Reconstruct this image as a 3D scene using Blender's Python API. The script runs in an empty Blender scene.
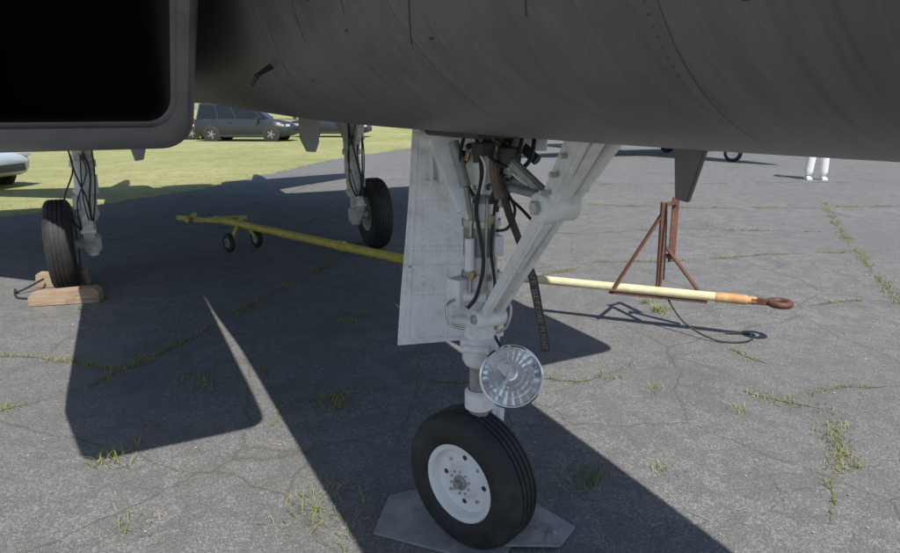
import bpy, bmesh, math, random
from mathutils import Vector, Matrix, Euler
random.seed(7)
rad=math.radians
S=bpy.context.scene
# ------------------------------------------------------------ materials
def rgb(c): return (c[0],c[1],c[2],1.0)
class NT:
    def __init__(s,name):
        s.m=bpy.data.materials.new(name); s.m.use_nodes=True
        s.t=s.m.node_tree; s.n=s.t.nodes; s.l=s.t.links
        s.b=s.n['Principled BSDF']; s.tc=s.n.new('ShaderNodeTexCoord')
        s.co=s.tc.outputs['Object']
    def inp(s,node,k,v):
        if v is None: return
        if isinstance(v,bpy.types.NodeSocket): s.l.new(v,node.inputs[k])
        else: node.inputs[k].default_value=v
    def noise(s,scale,detail=3,rough=.55,vec=None,dist=0):
        n=s.n.new('ShaderNodeTexNoise'); s.inp(n,'Vector',vec or s.co); n.inputs['Scale'].default_value=scale
        n.inputs['Detail'].default_value=min(detail,4); n.inputs['Roughness'].default_value=rough; n.inputs['Distortion'].default_value=dist
        return n.outputs['Fac']
    def math(s,op,a,b=None,c=None,clamp=False):
        n=s.n.new('ShaderNodeMath'); n.operation=op; n.use_clamp=clamp
        s.inp(n,0,a); s.inp(n,1,b); s.inp(n,2,c); return n.outputs[0]
    def ramp(s,f,p0,p1,c0=(0,0,0),c1=(1,1,1)):
        n=s.n.new('ShaderNodeValToRGB'); s.l.new(f,n.inputs[0])
        e=n.color_ramp.elements; e[0].position=p0; e[1].position=p1; e[0].color=rgb(c0); e[1].color=rgb(c1)
        return n.outputs[0]
    def mix(s,f,a,b,mode='MIX'):
        n=s.n.new('ShaderNodeMix'); n.data_type='RGBA'; n.blend_type=mode
        s.inp(n,0,f)
        for i,v in ((6,a),(7,b)):
            if isinstance(v,tuple): n.inputs[i].default_value=rgb(v)
            else: s.l.new(v,n.inputs[i])
        return n.outputs[2]
    def mapping(s,scale=(1,1,1),rot=(0,0,0),vec=None):
        n=s.n.new('ShaderNodeMapping'); s.l.new(vec or s.co,n.inputs[0])
        n.inputs['Scale'].default_value=scale; n.inputs['Rotation'].default_value=rot; return n.outputs[0]
    def bump(s,h,strength=.3,dist=.01):
        n=s.n.new('ShaderNodeBump'); n.inputs['Strength'].default_value=strength; n.inputs['Distance'].default_value=dist
        s.l.new(h,n.inputs['Height']); s.l.new(n.outputs[0],s.b.inputs['Normal'])
    def set(s,**k):
        for a,v in k.items():
            a=a.replace('_',' ')
            if isinstance(v,tuple): s.b.inputs[a].default_value=rgb(v)
            else: s.inp(s.b,a,v)
def simple(name,c,rough=.5,metal=0,var=.25,scale=12,dirt=None,dirtamt=.5,bump=.1,dscale=3,coat=0):
    t=NT(name)
    n=t.noise(scale,3,.6)
    lo=tuple(x*(1-var) for x in c); hi=tuple(min(1,x*(1+var*.6)) for x in c)
    col=t.ramp(n,.3,.7,lo,hi)
    if dirt:
        d=t.noise(dscale,4,.75,dist=.3)
        m=t.math('MULTIPLY',t.ramp(d,.48,.72),dirtamt)
        col=t.mix(m,col,dirt)
    t.set(Base_Color=col,Metallic=metal)
    r=t.math('MULTIPLY_ADD',n,.25,rough-.12,clamp=True)
    t.set(Roughness=r)
    if coat: t.set(Coat_Weight=coat)
    if bump: t.bump(t.noise(scale*6,2,.6),bump,.003)
    return t.m

def mat_fuselage():
    t=NT('aircraft_grey_paint')
    sep=t.n.new('ShaderNodeSeparateXYZ'); t.l.new(t.co,sep.inputs[0]); Y=sep.outputs['Y'];Z=sep.outputs['Z']
    big=t.noise(1.3,3,.6)
    st=t.noise(1.0,4,.7,vec=t.mapping((1.5,22,1.6),(rad(14),0,0)))
    st2=t.noise(1.0,4,.75,vec=t.mapping((3,80,5),(rad(-10),0,0)))
    c=t.ramp(big,.25,.75,(.128,.122,.116),(.180,.173,.167))
    c=t.mix(t.math('MULTIPLY',t.ramp(st,.42,.75),.5),c,(.24,.232,.228))
    c=t.mix(t.math('MULTIPLY',t.ramp(st2,.5,.78),.6),c,(.075,.07,.065))
    c=t.mix(t.math('MULTIPLY',t.ramp(t.noise(2.3,4,.8,dist=.8),.53,.70),.5),c,(.09,.083,.073))
    tot=None
    for y0,sk in ((-2.35,0),(-1.28,.22),(-.62,-.16),(.45,.0),(1.6,0)):
        yy=t.math('MULTIPLY_ADD',Z,sk,Y)
        d=t.math('COMPARE',yy,y0+sk*1.8,.0016); tot=d if tot is None else t.math('MAXIMUM',tot,d)
    d=t.math('COMPARE',t.math('MULTIPLY_ADD',Y,.012,Z),2.02,.0015); tot=t.math('MAXIMUM',tot,d)
    c=t.mix(t.math('MULTIPLY',tot,.6),c,(.04,.04,.04))
    t.set(Base_Color=c,Roughness=t.math('MULTIPLY_ADD',st,.25,.34),Metallic=.0)
    h=t.math('SUBTRACT',t.math('MULTIPLY',t.noise(4.5,2,.5),2.2),tot)
    t.bump(h,.45,.004)
    return t.m
def mat_asphalt():
    t=NT('weathered_asphalt')
    n1=t.noise(.45,4,.6); n2=t.noise(5,4,.7); n3=t.noise(95,2,.7); n4=t.noise(330,1,.6)
    c=t.ramp(n1,.3,.72,(.165,.168,.172),(.275,.272,.268))
    c=t.mix(t.math('MULTIPLY',t.ramp(n2,.42,.68),.55),c,(.34,.336,.325))
    c=t.mix(t.math('MULTIPLY',t.ramp(n2,.5,.3),.6),c,(.115,.117,.12))
    c=t.mix(t.math('MULTIPLY',t.ramp(n3,.54,.66),.6),c,(.48,.47,.445))
    c=t.mix(t.math('MULTIPLY',t.ramp(n3,.46,.34),.7),c,(.07,.071,.073))
    c=t.mix(t.math('MULTIPLY',t.ramp(n4,.58,.7),.55),c,(.60,.585,.555))
    o=t.noise(.9,4,.75,dist=.6)
    c=t.mix(t.math('MULTIPLY',t.ramp(o,.54,.68),.5),c,(.105,.104,.103))
    nn=t.n.new('ShaderNodeTexNoise'); t.l.new(t.co,nn.inputs[0]); nn.inputs['Scale'].default_value=3.1; nn.inputs['Detail'].default_value=4
    vm=t.n.new('ShaderNodeVectorMath'); vm.operation='MULTIPLY_ADD'
    t.l.new(nn.outputs['Color'],vm.inputs[0]); vm.inputs[1].default_value=(.22,.22,0); t.l.new(t.co,vm.inputs[2])
    def vor(sc,w,soft):
        v=t.n.new('ShaderNodeTexVoronoi'); v.feature='DISTANCE_TO_EDGE'; t.l.new(vm.outputs[0],v.inputs['Vector']); v.inputs['Scale'].default_value=sc
        return t.ramp(v.outputs['Distance'],w,soft,(1,1,1),(0,0,0))
    k1=t.math('MULTIPLY',vor(.55,.001,.005),.6)
    k2=t.math('MULTIPLY',vor(2.3,.002,.012),t.math('MULTIPLY',t.ramp(n1,.5,.6),.7))
    k=t.math('MAXIMUM',k1,k2)
    c=t.mix(t.math('MULTIPLY',k,.8),c,(.085,.08,.045))
    t.set(Base_Color=c,Roughness=.88)
    h=t.math('SUBTRACT',t.math('MULTIPLY_ADD',n3,.5,t.math('MULTIPLY',n2,.4)),k)
    t.bump(h,.8,.007)
    return t.m
def mat_field():
    t=NT('dry_grass_field')
    n1=t.noise(.22,4,.6); n2=t.noise(2,4,.75); n3=t.noise(28,3,.7)
    c=t.ramp(n1,.35,.65,(.28,.31,.11),(.44,.40,.20))
    c=t.mix(t.math('MULTIPLY',t.ramp(n2,.42,.68),.65),c,(.18,.23,.07))
    c=t.mix(t.math('MULTIPLY',t.ramp(n3,.5,.75),.5),c,(.50,.47,.27))
    t.set(Base_Color=c,Roughness=.95); t.bump(n3,.8,.04); return t.m
def mat_blade(name,a,b,sc=5):
    t=NT(name); c=t.ramp(t.noise(sc,3,.6),.38,.62,a,b)
    t.set(Base_Color=c,Roughness=.7); return t.m
def mat_wood():
    t=NT('old_wood'); v=t.mapping((2,24,24))
    n=t.noise(2.2,4,.7,vec=v,dist=.6); c=t.ramp(n,.3,.7,(.27,.18,.11),(.50,.39,.27))
    c=t.mix(t.math('MULTIPLY',t.ramp(t.noise(5,4,.7),.5,.7),.6),c,(.13,.1,.075))
    t.set(Base_Color=c,Roughness=.85); t.bump(n,.6,.006); return t.m

M=dict(
 fus=mat_fuselage(), asphalt=mat_asphalt(), field=mat_field(), wood=mat_wood(),
 lip=simple('intake_lip_paint',(.18,.18,.185),.42,0,.15,6,(.09,.085,.08),.55,.1,3),
 cavity=simple('intake_inner_shade',(.012,.012,.013),.95,0,.3,6,None,0,0),  # near-black colour stands in for the shade inside the duct
 white=simple('gear_white_paint',(.83,.83,.82),.42,0,.07,9,(.42,.38,.32),.5,.15,8),
 white2=simple('wheel_white_paint',(.82,.82,.82),.35,0,.05,9,(.5,.47,.42),.3,.08,11),
 grey=simple('worn_grey_metal',(.36,.36,.35),.45,.2,.3,20,(.14,.12,.09),.6),
 steel=simple('steel',(.5,.5,.49),.3,.9,.2,25),
 chrome=simple('polished_chrome',(.93,.93,.92),.13,1,.03,5,None,0,0),
 black=simple('black_rubber_hose',(.025,.025,.025),.55,0,.3,20),
 rubber=simple('tyre_rubber',(.025,.025,.027),.68,0,.3,18,(.085,.08,.075),.5,.3,6),
 dark=simple('dark_fitting',(.05,.05,.05),.5,.2,.3,20),
 rivet=simple('fastener_paint',(.12,.118,.117),.45,.1,.3,20),
 seam=simple('sealant_in_seams',(.075,.07,.068),.6,0,.3,20),
 yellow=simple('yellow_paint',(.72,.58,.12),.5,0,.15,8,(.3,.22,.08),.6,.15,7),
 cream=simple('faded_yellow_paint',(.76,.70,.45),.5,0,.12,8,(.4,.3,.15),.6,.15,8),
 orange=simple('faded_orange_paint',(.58,.30,.13),.55,0,.2,12,(.65,.55,.25),.7,.1,9),
 rust=simple('rusty_brown_steel',(.19,.085,.06),.75,0,.35,16,(.10,.055,.035),.6,.4),
 rustd=simple('dark_rust',(.15,.075,.05),.65,.2,.35,16,(.07,.04,.03),.6,.4),
 plate=simple('galvanised_plate',(.38,.39,.39),.55,.2,.25,10,(.15,.14,.12),.75,.3,6),
 canvas=simple('faded_streamer_cloth',(.085,.075,.07),.85,0,.3,30),
 lettering=simple('streamer_lettering',(.26,.25,.23),.8,0,.35,30),
 strap=simple('brown_strap',(.18,.13,.10),.8,0,.3,30),
 brass=simple('brass_fitting',(.40,.30,.16),.4,.7,.2,30),
 suvp=simple('dark_grey_car_paint',(.032,.038,.047),.38,.0,.1,4,None,0,0),
 silverp=simple('pale_blue_car_paint',(.50,.58,.66),.3,.1,.05,4,None,0,0),
 whitep=simple('white_car_paint',(.7,.7,.7),.3,0,.05,4,None,0,0),
 redp=simple('dark_red_car_paint',(.2,.03,.03),.3,0,.05,4,None,0,0),
 glass=simple('dark_car_glass',(.015,.018,.022),.2,0,.05,4,None,0,0),
 lamp=simple('lamp_lens',(.6,.6,.6),.15,.2,.05,4,None,0,0),
 redl=simple('red_lens',(.35,.02,.02),.2,0,.05,4,None,0,0),
 jet2=simple('light_grey_aircraft_paint',(.4,.42,.43),.4,0,.1,3,(.2,.2,.2),.4),
 skin=simple('skin',(.5,.3,.22),.6,0,.08,8), hair=simple('hair',(.06,.04,.03),.7),
 shirt=simple('blue_shirt',(.08,.12,.25),.9,0,.15,10), pants=simple('white_trousers',(.8,.8,.8),.9,0,.06,10),
 leafy=mat_blade('tree_leaves',(.02,.045,.012),(.07,.11,.03),.35),
 bark=simple('bark',(.09,.065,.05),.9),
 weedg=mat_blade('weed_green',(.11,.17,.03),(.22,.25,.07),2.5),
 weedy=mat_blade('weed_dry',(.36,.31,.14),(.24,.23,.08),2.5),
 soil=mat_blade('crack_moss_and_soil',(.11,.125,.04),(.21,.19,.12),14),
 debris=mat_blade('dead_leaf_bits',(.34,.25,.14),(.58,.5,.34),40),
)
def mat_glasslens():
    t=NT('clear_lamp_glass'); t.set(Base_Color=(1.,1.,1.),Roughness=.02); t.b.inputs['Transmission Weight'].default_value=1; t.b.inputs['IOR'].default_value=1.1
    return t.m
M['lens']=mat_glasslens()
# ------------------------------------------------------------ mesh kit
def frame(d):
    d=Vector(d).normalized(); u=Vector((0,0,1)) if abs(d.z)<.9 else Vector((1,0,0))
    a=d.cross(u).normalized(); b=d.cross(a).normalized(); return a,b,d
class P:
    def __init__(s): s.bm=bmesh.new()
    def lathe(s,o,d,prof,seg=24):
        o=Vector(o); a,b,d=frame(d); rings=[]
        for h,r in prof:
            if r<1e-6: rings.append([s.bm.verts.new(o+d*h)])
            else: rings.append([s.bm.verts.new(o+d*h+a*(math.cos(2*math.pi*i/seg)*r)+b*(math.sin(2*math.pi*i/seg)*r)) for i in range(seg)])
        for R,Q in zip(rings,rings[1:]):
            for i in range(seg):
                j=(i+1)%seg
                if len(R)==1 and len(Q)==1: break
                if len(R)==1: s.bm.faces.new((R[0],Q[j],Q[i]))
                elif len(Q)==1: s.bm.faces.new((R[i],R[j],Q[0]))
                else: s.bm.faces.new((R[i],R[j],Q[j],Q[i]))
        return s
    def cyl(s,p0,p1,r0,r1=None,seg=20,ch=.0):
        p0=Vector(p0);p1=Vector(p1);L=(p1-p0).length; r1=r0 if r1 is None else r1
        c=ch or min(r0,r1)*.12
        return s.lathe(p0,p1-p0,[(0,0),(0,r0-c),(c,r0),(L-c,r1),(L,r1-c),(L,0)],seg)
    def tube(s,pts,r,seg=10,smooth=True,n=6):
        pts=[Vector(p) for p in pts]
        if smooth and len(pts)>2:
            q=[]
            for i in range(len(pts)-1):
                p0=pts[max(i-1,0)];p1=pts[i];p2=pts[i+1];p3=pts[min(i+2,len(pts)-1)]
                for k in range(n):
                    t=k/n; q.append(.5*((2*p1)+(p2-p0)*t+(2*p0-5*p1+4*p2-p3)*t*t+(3*p1-p0-3*p2+p3)*t**3))
            q.append(pts[-1]); pts=q
        rings=[];pa=None
        for i,p in enumerate(pts):
            d=(pts[min(i+1,len(pts)-1)]-pts[max(i-1,0)]).normalized()
            if pa is None: a,b,_=frame(d)
            else: a=(pa-d*pa.dot(d)).normalized(); b=d.cross(a)
            pa=a
            rings.append([s.bm.verts.new(p+a*math.cos(2*math.pi*k/seg)*r+b*math.sin(2*math.pi*k/seg)*r) for k in range(seg)])
        for R,Q in zip(rings,rings[1:]):
            for k in range(seg): s.bm.faces.new((R[k],R[(k+1)%seg],Q[(k+1)%seg],Q[k]))
        s.bm.faces.new(rings[0][::-1]); s.bm.faces.new(rings[-1]); return s
    def box(s,c,size,rot=None,bev=.004):
        bm=bmesh.new(); bmesh.ops.create_cube(bm,size=1)
        for v in bm.verts: v.co=Vector((v.co.x*size[0],v.co.y*size[1],v.co.z*size[2]))
        if bev: bmesh.ops.bevel(bm,geom=bm.edges[:],offset=min(bev,min(size)*.4),segments=2,affect='EDGES',profile=.6)
        m=Matrix.Translation(Vector(c))
        if rot is not None: m=m@Euler(rot).to_matrix().to_4x4()
        bm.transform(m); s.merge(bm); return s
    def beam(s,p0,p1,w,h,up=(0,0,1),bev=.005,taper=1):
        p0=Vector(p0);p1=Vector(p1);d=(p1-p0);L=d.length;d.normalize()
        x=d.cross(Vector(up)).normalized(); y=x.cross(d).normalized()
        bm=bmesh.new(); bmesh.ops.create_cube(bm,size=1)
        for v in bm.verts:
            k=1 if v.co.z<0 else taper
            v.co=Vector((v.co.x*w*k,v.co.y*h*k,v.co.z*L))
        if bev: bmesh.ops.bevel(bm,geom=bm.edges[:],offset=min(bev,min(w,h)*.4),segments=2,affect='EDGES')
        m=Matrix.Translation((p0+p1)/2)@Matrix((x,y,d)).transposed().to_4x4()
        bm.transform(m); s.merge(bm); return s
    def merge(s,bm):
        me=bpy.data.meshes.new('tmp'); bm.to_mesh(me); s.bm.from_mesh(me); bpy.data.meshes.remove(me); bm.free()
    def prism(s,poly,t,o=(0,0,0),ax=((1,0,0),(0,1,0)),bev=0):
        X=Vector(ax[0]).normalized();Yv=Vector(ax[1]).normalized();N=X.cross(Yv);o=Vector(o)
        bm=bmesh.new()
        lo=[bm.verts.new(o+X*p[0]+Yv*p[1]-N*t/2) for p in poly]; hi=[bm.verts.new(o+X*p[0]+Yv*p[1]+N*t/2) for p in poly]
        bm.faces.new(lo[::-1]); bm.faces.new(hi); n=len(poly)
        for i in range(n): bm.faces.new((lo[i],lo[(i+1)%n],hi[(i+1)%n],hi[i]))
        if bev: bmesh.ops.bevel(bm,geom=bm.edges[:],offset=bev,segments=2,affect='EDGES')
        s.merge(bm); return s
    def loft(s,rings,cap=True,closed=True):
        R=[[s.bm.verts.new(Vector(p)) for p in r] for r in rings]
        for A,B in zip(R,R[1:]):
            n=len(A)
            for i in range(n if closed else n-1): s.bm.faces.new((A[i],A[(i+1)%n],B[(i+1)%n],B[i]))
        if cap:
            s.bm.faces.new(R[0][::-1]); s.bm.faces.new(R[-1])
        return s
    def obj(s,name,mat,parent=None,smooth=40,recalc=True):
        if recalc: bmesh.ops.recalc_face_normals(s.bm,faces=s.bm.faces[:])
        if smooth:
            for f in s.bm.faces: f.smooth=True
            lim=rad(smooth)
            for e in s.bm.edges:
                if len(e.link_faces)==2: e.smooth=e.calc_face_angle(0)<lim
        me=bpy.data.meshes.new(name); s.bm.to_mesh(me); s.bm.free()
        me.materials.append(mat); ob=bpy.data.objects.new(name,me); S.collection.objects.link(ob)
        if parent: ob.parent=parent
        return ob
def empty(name,loc=(0,0,0),rz=0):
    e=bpy.data.objects.new(name,None); S.collection.objects.link(e); e.location=loc; e.rotation_euler=(0,0,rz); e.empty_display_size=.2
    return e
def poly_noise(p,amt): return (p[0]+random.uniform(-amt,amt),p[1]+random.uniform(-amt,amt))
# ------------------------------------------------------------ ground
g=P(); g.loft([[(-700,-700,0),(700,-700,0)],[(-700,900,0),(700,900,0)]],cap=False,closed=False); g.obj('ground',M['field'],smooth=0)
edge=[(-40,-60),(-26,-28),(-17,-8),(-11.5,2.5),(-8.7,6.6),(-6.9,9.55),(-6.0,10.95),(-5.1,13.1),(-3.9,20.6),(-1.7,27.3),(2.6,34.2),(10,42),(30,55),(80,75),(160,90)]
ev=[]
for a,b in zip(edge,edge[1:]):
    L=math.dist(a,b); n=max(1,int(L/(.18 if a[1]>5 and a[1]<35 else 2)))
    for i in range(n):
        t=i/n; k=.09 if 5<a[1]<36 else .2
        ev.append(poly_noise((a[0]+(b[0]-a[0])*t,a[1]+(b[1]-a[1])*t),k))
ev.append(edge[-1])
bm=bmesh.new(); vs=[bm.verts.new((x,y,.004)) for x,y in ev+[(160,-60)]]
f=bm.faces.new(vs); bmesh.ops.triangulate(bm,faces=[f])
t=P(); t.merge(bm); t.obj('tarmac',M['asphalt'],smooth=0)
# grass blades -------------------------------------------------
def tuft(p,x,y,n,h,spread,z=.004,flat=1.0):
    for _ in range(n):
        a=random.uniform(0,6.283); rr=spread*random.random()**.5
        bx=x+rr*math.cos(a); by=y+rr*math.sin(a); hh=h*random.uniform(.4,1.2)
        a2=random.uniform(0,6.283); lean=hh*random.uniform(.3,1.6)*flat; w=.0016+hh*.022
        dx,dy=math.cos(a2),math.sin(a2); px,py=-dy*w,dx*w
        v=[p.bm.verts.new(q) for q in ((bx-px,by-py,z-.002),(bx+px,by+py,z-.002),(bx+dx*lean*.4+px*.7,by+dy*lean*.4+py*.7,z+hh*.7),(bx+dx*lean*.4-px*.7,by+dy*lean*.4-py*.7,z+hh*.7),(bx+dx*lean,by+dy*lean,z+hh))]
        p.bm.faces.new((v[0],v[1],v[2],v[3])); p.bm.faces.new((v[3],v[2],v[4]))
cracks=[
 ([(-4.2,2.2),(-3.1,2.85),(-2.47,3.21),(-2.29,3.36),(-2.09,3.54),(-2.02,3.9),(-1.89,4.21),(-1.8,4.76),(-1.59,5.42),(-1.27,6.58),(-1.0,8.2)],.085,95),
 ([(-4.5,4.1),(-2.98,3.97),(-2.7,3.93),(-2.44,3.88),(-2.05,3.75)],.06,70),
 ([(.5,5.9),(.94,6.16),(1.62,6.71),(2.48,6.71),(3.5,7.06),(4.6,7.2)],.07,60),
 ([(1.2,11.1),(2.4,10.93),(3.83,10.59),(5.49,10.59),(7.64,10.82),(10,11)],.15,70),
 ([(6.6,11.2),(5.75,9.58),(4.85,7.6),(4.15,5.97),(3.89,5.3),(3.7,4.6)],.12,90),
 ([(1.9,4.1),(1.95,4.02),(2.04,3.8)],.055,60),([(1.72,3.44),(1.8,3.38),(1.86,3.34),(1.96,3.29),(2.07,3.19),(2.1,3.12)],.13,140),
 ([(2.02,3.05),(2.0,2.99),(1.89,2.79),(1.74,2.57)],.085,110),([(2.1,3.4),(2.35,3.47),(2.9,3.5)],.04,50),
 ([(-.95,3.25),(-.67,3.37),(-.25,3.55),(.4,3.6),(.78,3.58),(1.2,3.9)],.035,34),
 ([(-.89,3.04),(-1.0,3.35),(-1.19,3.77)],.05,10),
 ([(-5.2,7.4),(-4.2,7.9),(-2.9,8.9),(-1.2,9.9),(1.0,10.6)],.03,20),
 ([(.6,8.6),(1.7,8.3),(3.2,8.7),(5.0,8.4)],.05,34),
 ([(1.5,2.2),(1.75,2.57),(2.3,2.75),(3.1,2.7)],.03,24),([(2.2,5.4),(2.9,5.1),(3.6,5.3),(4.3,5.0)],.03,26),
 ([(-3.9,9.0),(-3.2,12),(-2.7,16)],.05,14),([(-5.2,12.0),(-3.2,12.2),(0,13.2),(4,14.1),(9,14.4)],.10,30),
]
soil=P(); wg=P(); wy=P()
def walk(pl,step):
    for a,b in zip(pl,pl[1:]):
        L=math.dist(a,b); n=max(1,int(L/step))
        for i in range(n):
            t=i/n; yield a[0]+(b[0]-a[0])*t,a[1]+(b[1]-a[1])*t
for pl,w,dens in cracks:
    pts=[]; off=0; off2=0
    for x,y in walk(pl,.02):
        off=off*.93+random.uniform(-.012,.012); off2=off2*.93+random.uniform(-.012,.012); pts.append((x+off,y+off2))
    L=[];R=[]
    for i,(x,y) in enumerate(pts):
        q=pts[min(i+1,len(pts)-1)];o=pts[max(i-1,0)]; dx,dy=q[0]-o[0],q[1]-o[1]; l=math.hypot(dx,dy) or 1
        m=max(0,.4+.6*math.sin(i*.14+w*90)*math.sin(i*.041+3))
        wl=.0015+w*.26*random.uniform(0,1)*m; wr=.0015+w*.26*random.uniform(0,1)*m
        L.append(soil.bm.verts.new((x-dy/l*wl,y+dx/l*wl,.008))); R.append(soil.bm.verts.new((x+dy/l*wr,y-dx/l*wr,.008)))
        if random.random()<dens*.02*(m**1.3+.05): tuft(wg if random.random()<.55 else wy,x,y,random.randint(6,14),.012+.018*random.random(),w*.75,flat=1.4)
    for i in range(len(L)-1): soil.bm.faces.new((L[i],R[i],R[i+1],L[i+1]))
for x,y,n,h,sp in [(-1.58,2.69,40,.06,.10),(-.58,2.31,60,.045,.13),(-.5,2.38,40,.035,.14),(-1.27,2.21,30,.035,.10),(-.67,3.27,60,.05,.09),(-.62,3.36,30,.045,.07),(.6,2.53,70,.045,.10),(-1.55,3.61,60,.04,.11),(-1.45,3.5,40,.035,.08),
   (-.78,4.71,40,.04,.06),(-.7,4.85,30,.05,.05),(1.71,4.96,60,.06,.07),(1.66,5.2,40,.05,.05),(1.56,3.21,20,.03,.05),(1.2,3.45,18,.03,.05),(-2.9,2.7,30,.04,.08),(-.15,3.45,16,.03,.05),(1.0,3.65,26,.03,.07),(-.9,3.0,14,.03,.05),(2.6,4.9,12,.03,.06),(1.9,2.9,20,.03,.07),(-3.0,5.0,14,.04,.05),(-2.1,2.3,14,.03,.06),(-.35,2.12,30,.03,.1),(1.0,2.6,20,.03,.06)]:
    tuft(wg,x,y,n*2//3,h,sp,flat=1.3); tuft(wy,x,y,n//2,h*.8,sp*1.4,flat=1.4)
for _ in range(260):
    x=random.uniform(-6,9);y=random.uniform(2.0,14)
    tuft(wg if random.random()<.3 else wy,x,y,random.randint(3,8),.018,.035)
soil.obj('crack_soil',M['soil'],smooth=0)
wg.obj('weeds',M['weedg'],smooth=0,recalc=False)
wy.obj('dry_weeds',M['weedy'],smooth=0,recalc=False)
fg=P()
for _ in range(4200):
    i=random.randrange(len(ev)); x,y=ev[i]
    if not(4<y<36): continue
    d=random.random()**1.6*5*(.3+y/20); x-=d-.12; y+=random.uniform(-.3,.3)
    tuft(fg,x,y,random.randint(3,5),.05,.09,0)
fg.obj('field_grass',mat_blade('field_grass_blades',(.40,.38,.18),(.22,.27,.09),1.2),smooth=0,recalc=False)
db=P()
for _ in range(2400):
    x=random.uniform(-5,7);y=random.uniform(1.6,10)*random.uniform(.6,1)+.4; s=random.uniform(.002,.008); a=random.uniform(0,6.28)
    vs=[db.bm.verts.new((x+s*math.cos(a+k)*random.uniform(.5,1.3),y+s*math.sin(a+k)*random.uniform(.5,1.3),.007+random.uniform(0,.005))) for k in (0,1.4,3,4.6)]
    db.bm.faces.new(vs)
db.obj('leaf_litter',M['debris'],smooth=0)

# ------------------------------------------------------------ the jet
A=27.1
JX,JY=.084,2.11
jet=empty('fighter_jet',(JX,JY,0),rad(A)); ca,sa=math.cos(rad(A)),math.sin(rad(A))
def W(x,y,z):
    dx,dy=x-JX,y-JY; return Vector((dx*ca+dy*sa,-dx*sa+dy*ca,z))
def Wd(x,y,z): return Vector((x*ca+y*sa,-x*sa+y*ca,z))
SEC=[(-6.0,.02,2.05,2.09),(-5.6,.15,1.93,2.26),(-4.8,.34,1.74,2.5),(-3.8,.48,1.62,2.66),(-2.6,.57,1.55,2.8),(-1.2,.62,1.525,2.85),(0,.64,1.525,2.85),(1.2,.66,1.535,2.85),(2.2,.71,1.56,2.8),(5,.74,1.64,2.75),(9,.74,1.7,2.7),(11.6,.5,1.85,2.5)]
def sec(Y):
    i=0
    while i<len(SEC)-2 and SEC[i+1][0]<Y: i+=1
    a,b=SEC[i],SEC[i+1]; t=(Y-a[0])/(b[0]-a[0]); t=max(0,min(1,t))
    p=SEC[max(i-1,0)];q=SEC[min(i+2,len(SEC)-1)]
    r=[]
    for k in (1,2,3):
        m1=(b[k]-p[k])/(b[0]-p[0])*(b[0]-a[0]) ; m2=(q[k]-a[k])/(q[0]-a[0])*(b[0]-a[0])
        r.append((2*t**3-3*t*t+1)*a[k]+(t**3-2*t*t+t)*m1+(-2*t**3+3*t*t)*b[k]+(t**3-t*t)*m2)
    return r
def surf(Y,th,off=0):
    hw,zb,zt=sec(Y); hz=(zt-zb)/2; zc=(zt+zb)/2; n=2/2.35
    c,s=math.cos(th),math.sin(th)
    return Vector((math.copysign(abs(c)**n,c)*(hw+off),Y,zc+math.copysign(abs(s)**n,s)*(hz+off)))
p=P(); rings=[]
Y=-6.0
while Y<=11.6:
    rings.append([surf(Y,2*math.pi*i/128) for i in range(128)]); Y+=.1
p.loft(rings).obj('fuselage',M['fus'],jet,60)
p=P()
def rivet(Y,th,r=.0018):
    c=surf(Y,th,.0012); a=(surf(Y+.01,th,.0012)-c).normalized(); b=(surf(Y,th+.02,.0012)-c).normalized()
    p.bm.faces.new([p.bm.verts.new(c+a*r*math.cos(k*math.pi/3)+b*r*math.sin(k*math.pi/3)) for k in range(6)])
for y0,sk in ((-2.35,0),(-1.28,.22),(-.62,-.16),(.45,0),(1.6,0)):
    for k in range(46):
        th=math.pi+.2+k*.028; z=surf(y0,th).z; rivet(y0+sk*(1.8-z)+.02,th)
p.obj('fasteners',M['rivet'],jet,0)
p=P()
for y0,t0,y1,t1,w in [(-1.2,3.45,-1.02,3.85,.0012),(-1.12,3.42,-.98,3.6,.001),(-.86,3.5,-.62,3.86,.0012),(-.1,3.5,.0,3.75,.001),(.25,3.6,.4,3.9,.0011),(-.45,3.55,-.38,3.7,.0009),(-1.4,3.55,-1.28,3.8,.0011)]:
    n=14; L_=[];R_=[]
    for i in range(n+1):
        k=i/n; yy=y0+(y1-y0)*k; tt=t0+(t1-t0)*k
        c=surf(yy,tt,.0014); e_=surf(y0+(y1-y0)*(k+.01),t0+(t1-t0)*(k+.01),.0014)-c; nn=(surf(yy,tt,.05)-c).normalized(); sdv=e_.normalized().cross(nn)*w
        L_.append(p.bm.verts.new(c+sdv)); R_.append(p.bm.verts.new(c-sdv))
    for i in range(n): p.bm.faces.new((L_[i],R_[i],R_[i+1],L_[i+1]))
p.obj('skin_seams',M['seam'],jet,0)
def patch(name,y0,y1,t0,t1,mat,off=.0015,ny=8,nt=8):
    q=P(); q.loft([[surf(y0+(y1-y0)*i/ny,t0+(t1-t0)*j/nt,off) for j in range(nt+1)] for i in range(ny+1)],cap=False,closed=False)
    return q.obj(name,mat,jet,60)
for k,(y0,t0) in enumerate([(-1.15,3.62),(-.9,3.50),(-.72,3.85),(-1.38,3.9),(-.2,3.6),(-.55,3.52),(.2,3.95),(-.95,3.58),(-.35,3.75)]): patch('scuff_mark_%d'%(k+1),y0,y0+.016,t0,t0+.007,M['dark'],.0015,2,2)
c=surf(.55,3.80); p=P(); p.cyl(c+Vector((.03,0,0)),c+Vector((-.05,-.05,-.045)),.012,.007); p.cyl(c+Vector((-.05,-.05,-.045)),c+Vector((-.055,.02,-.075)),.009,.005); p.obj('air_data_probe',M['dark'],jet)
p=P(); p.prism([(-.055,.03),(.06,.03),(.038,-.14),(.0,-.144)],.014,(.12,-.785,1.535),((0,1,0),(0,0,1)),.003); p.obj('blade_antenna',M['lip'],jet)
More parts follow.
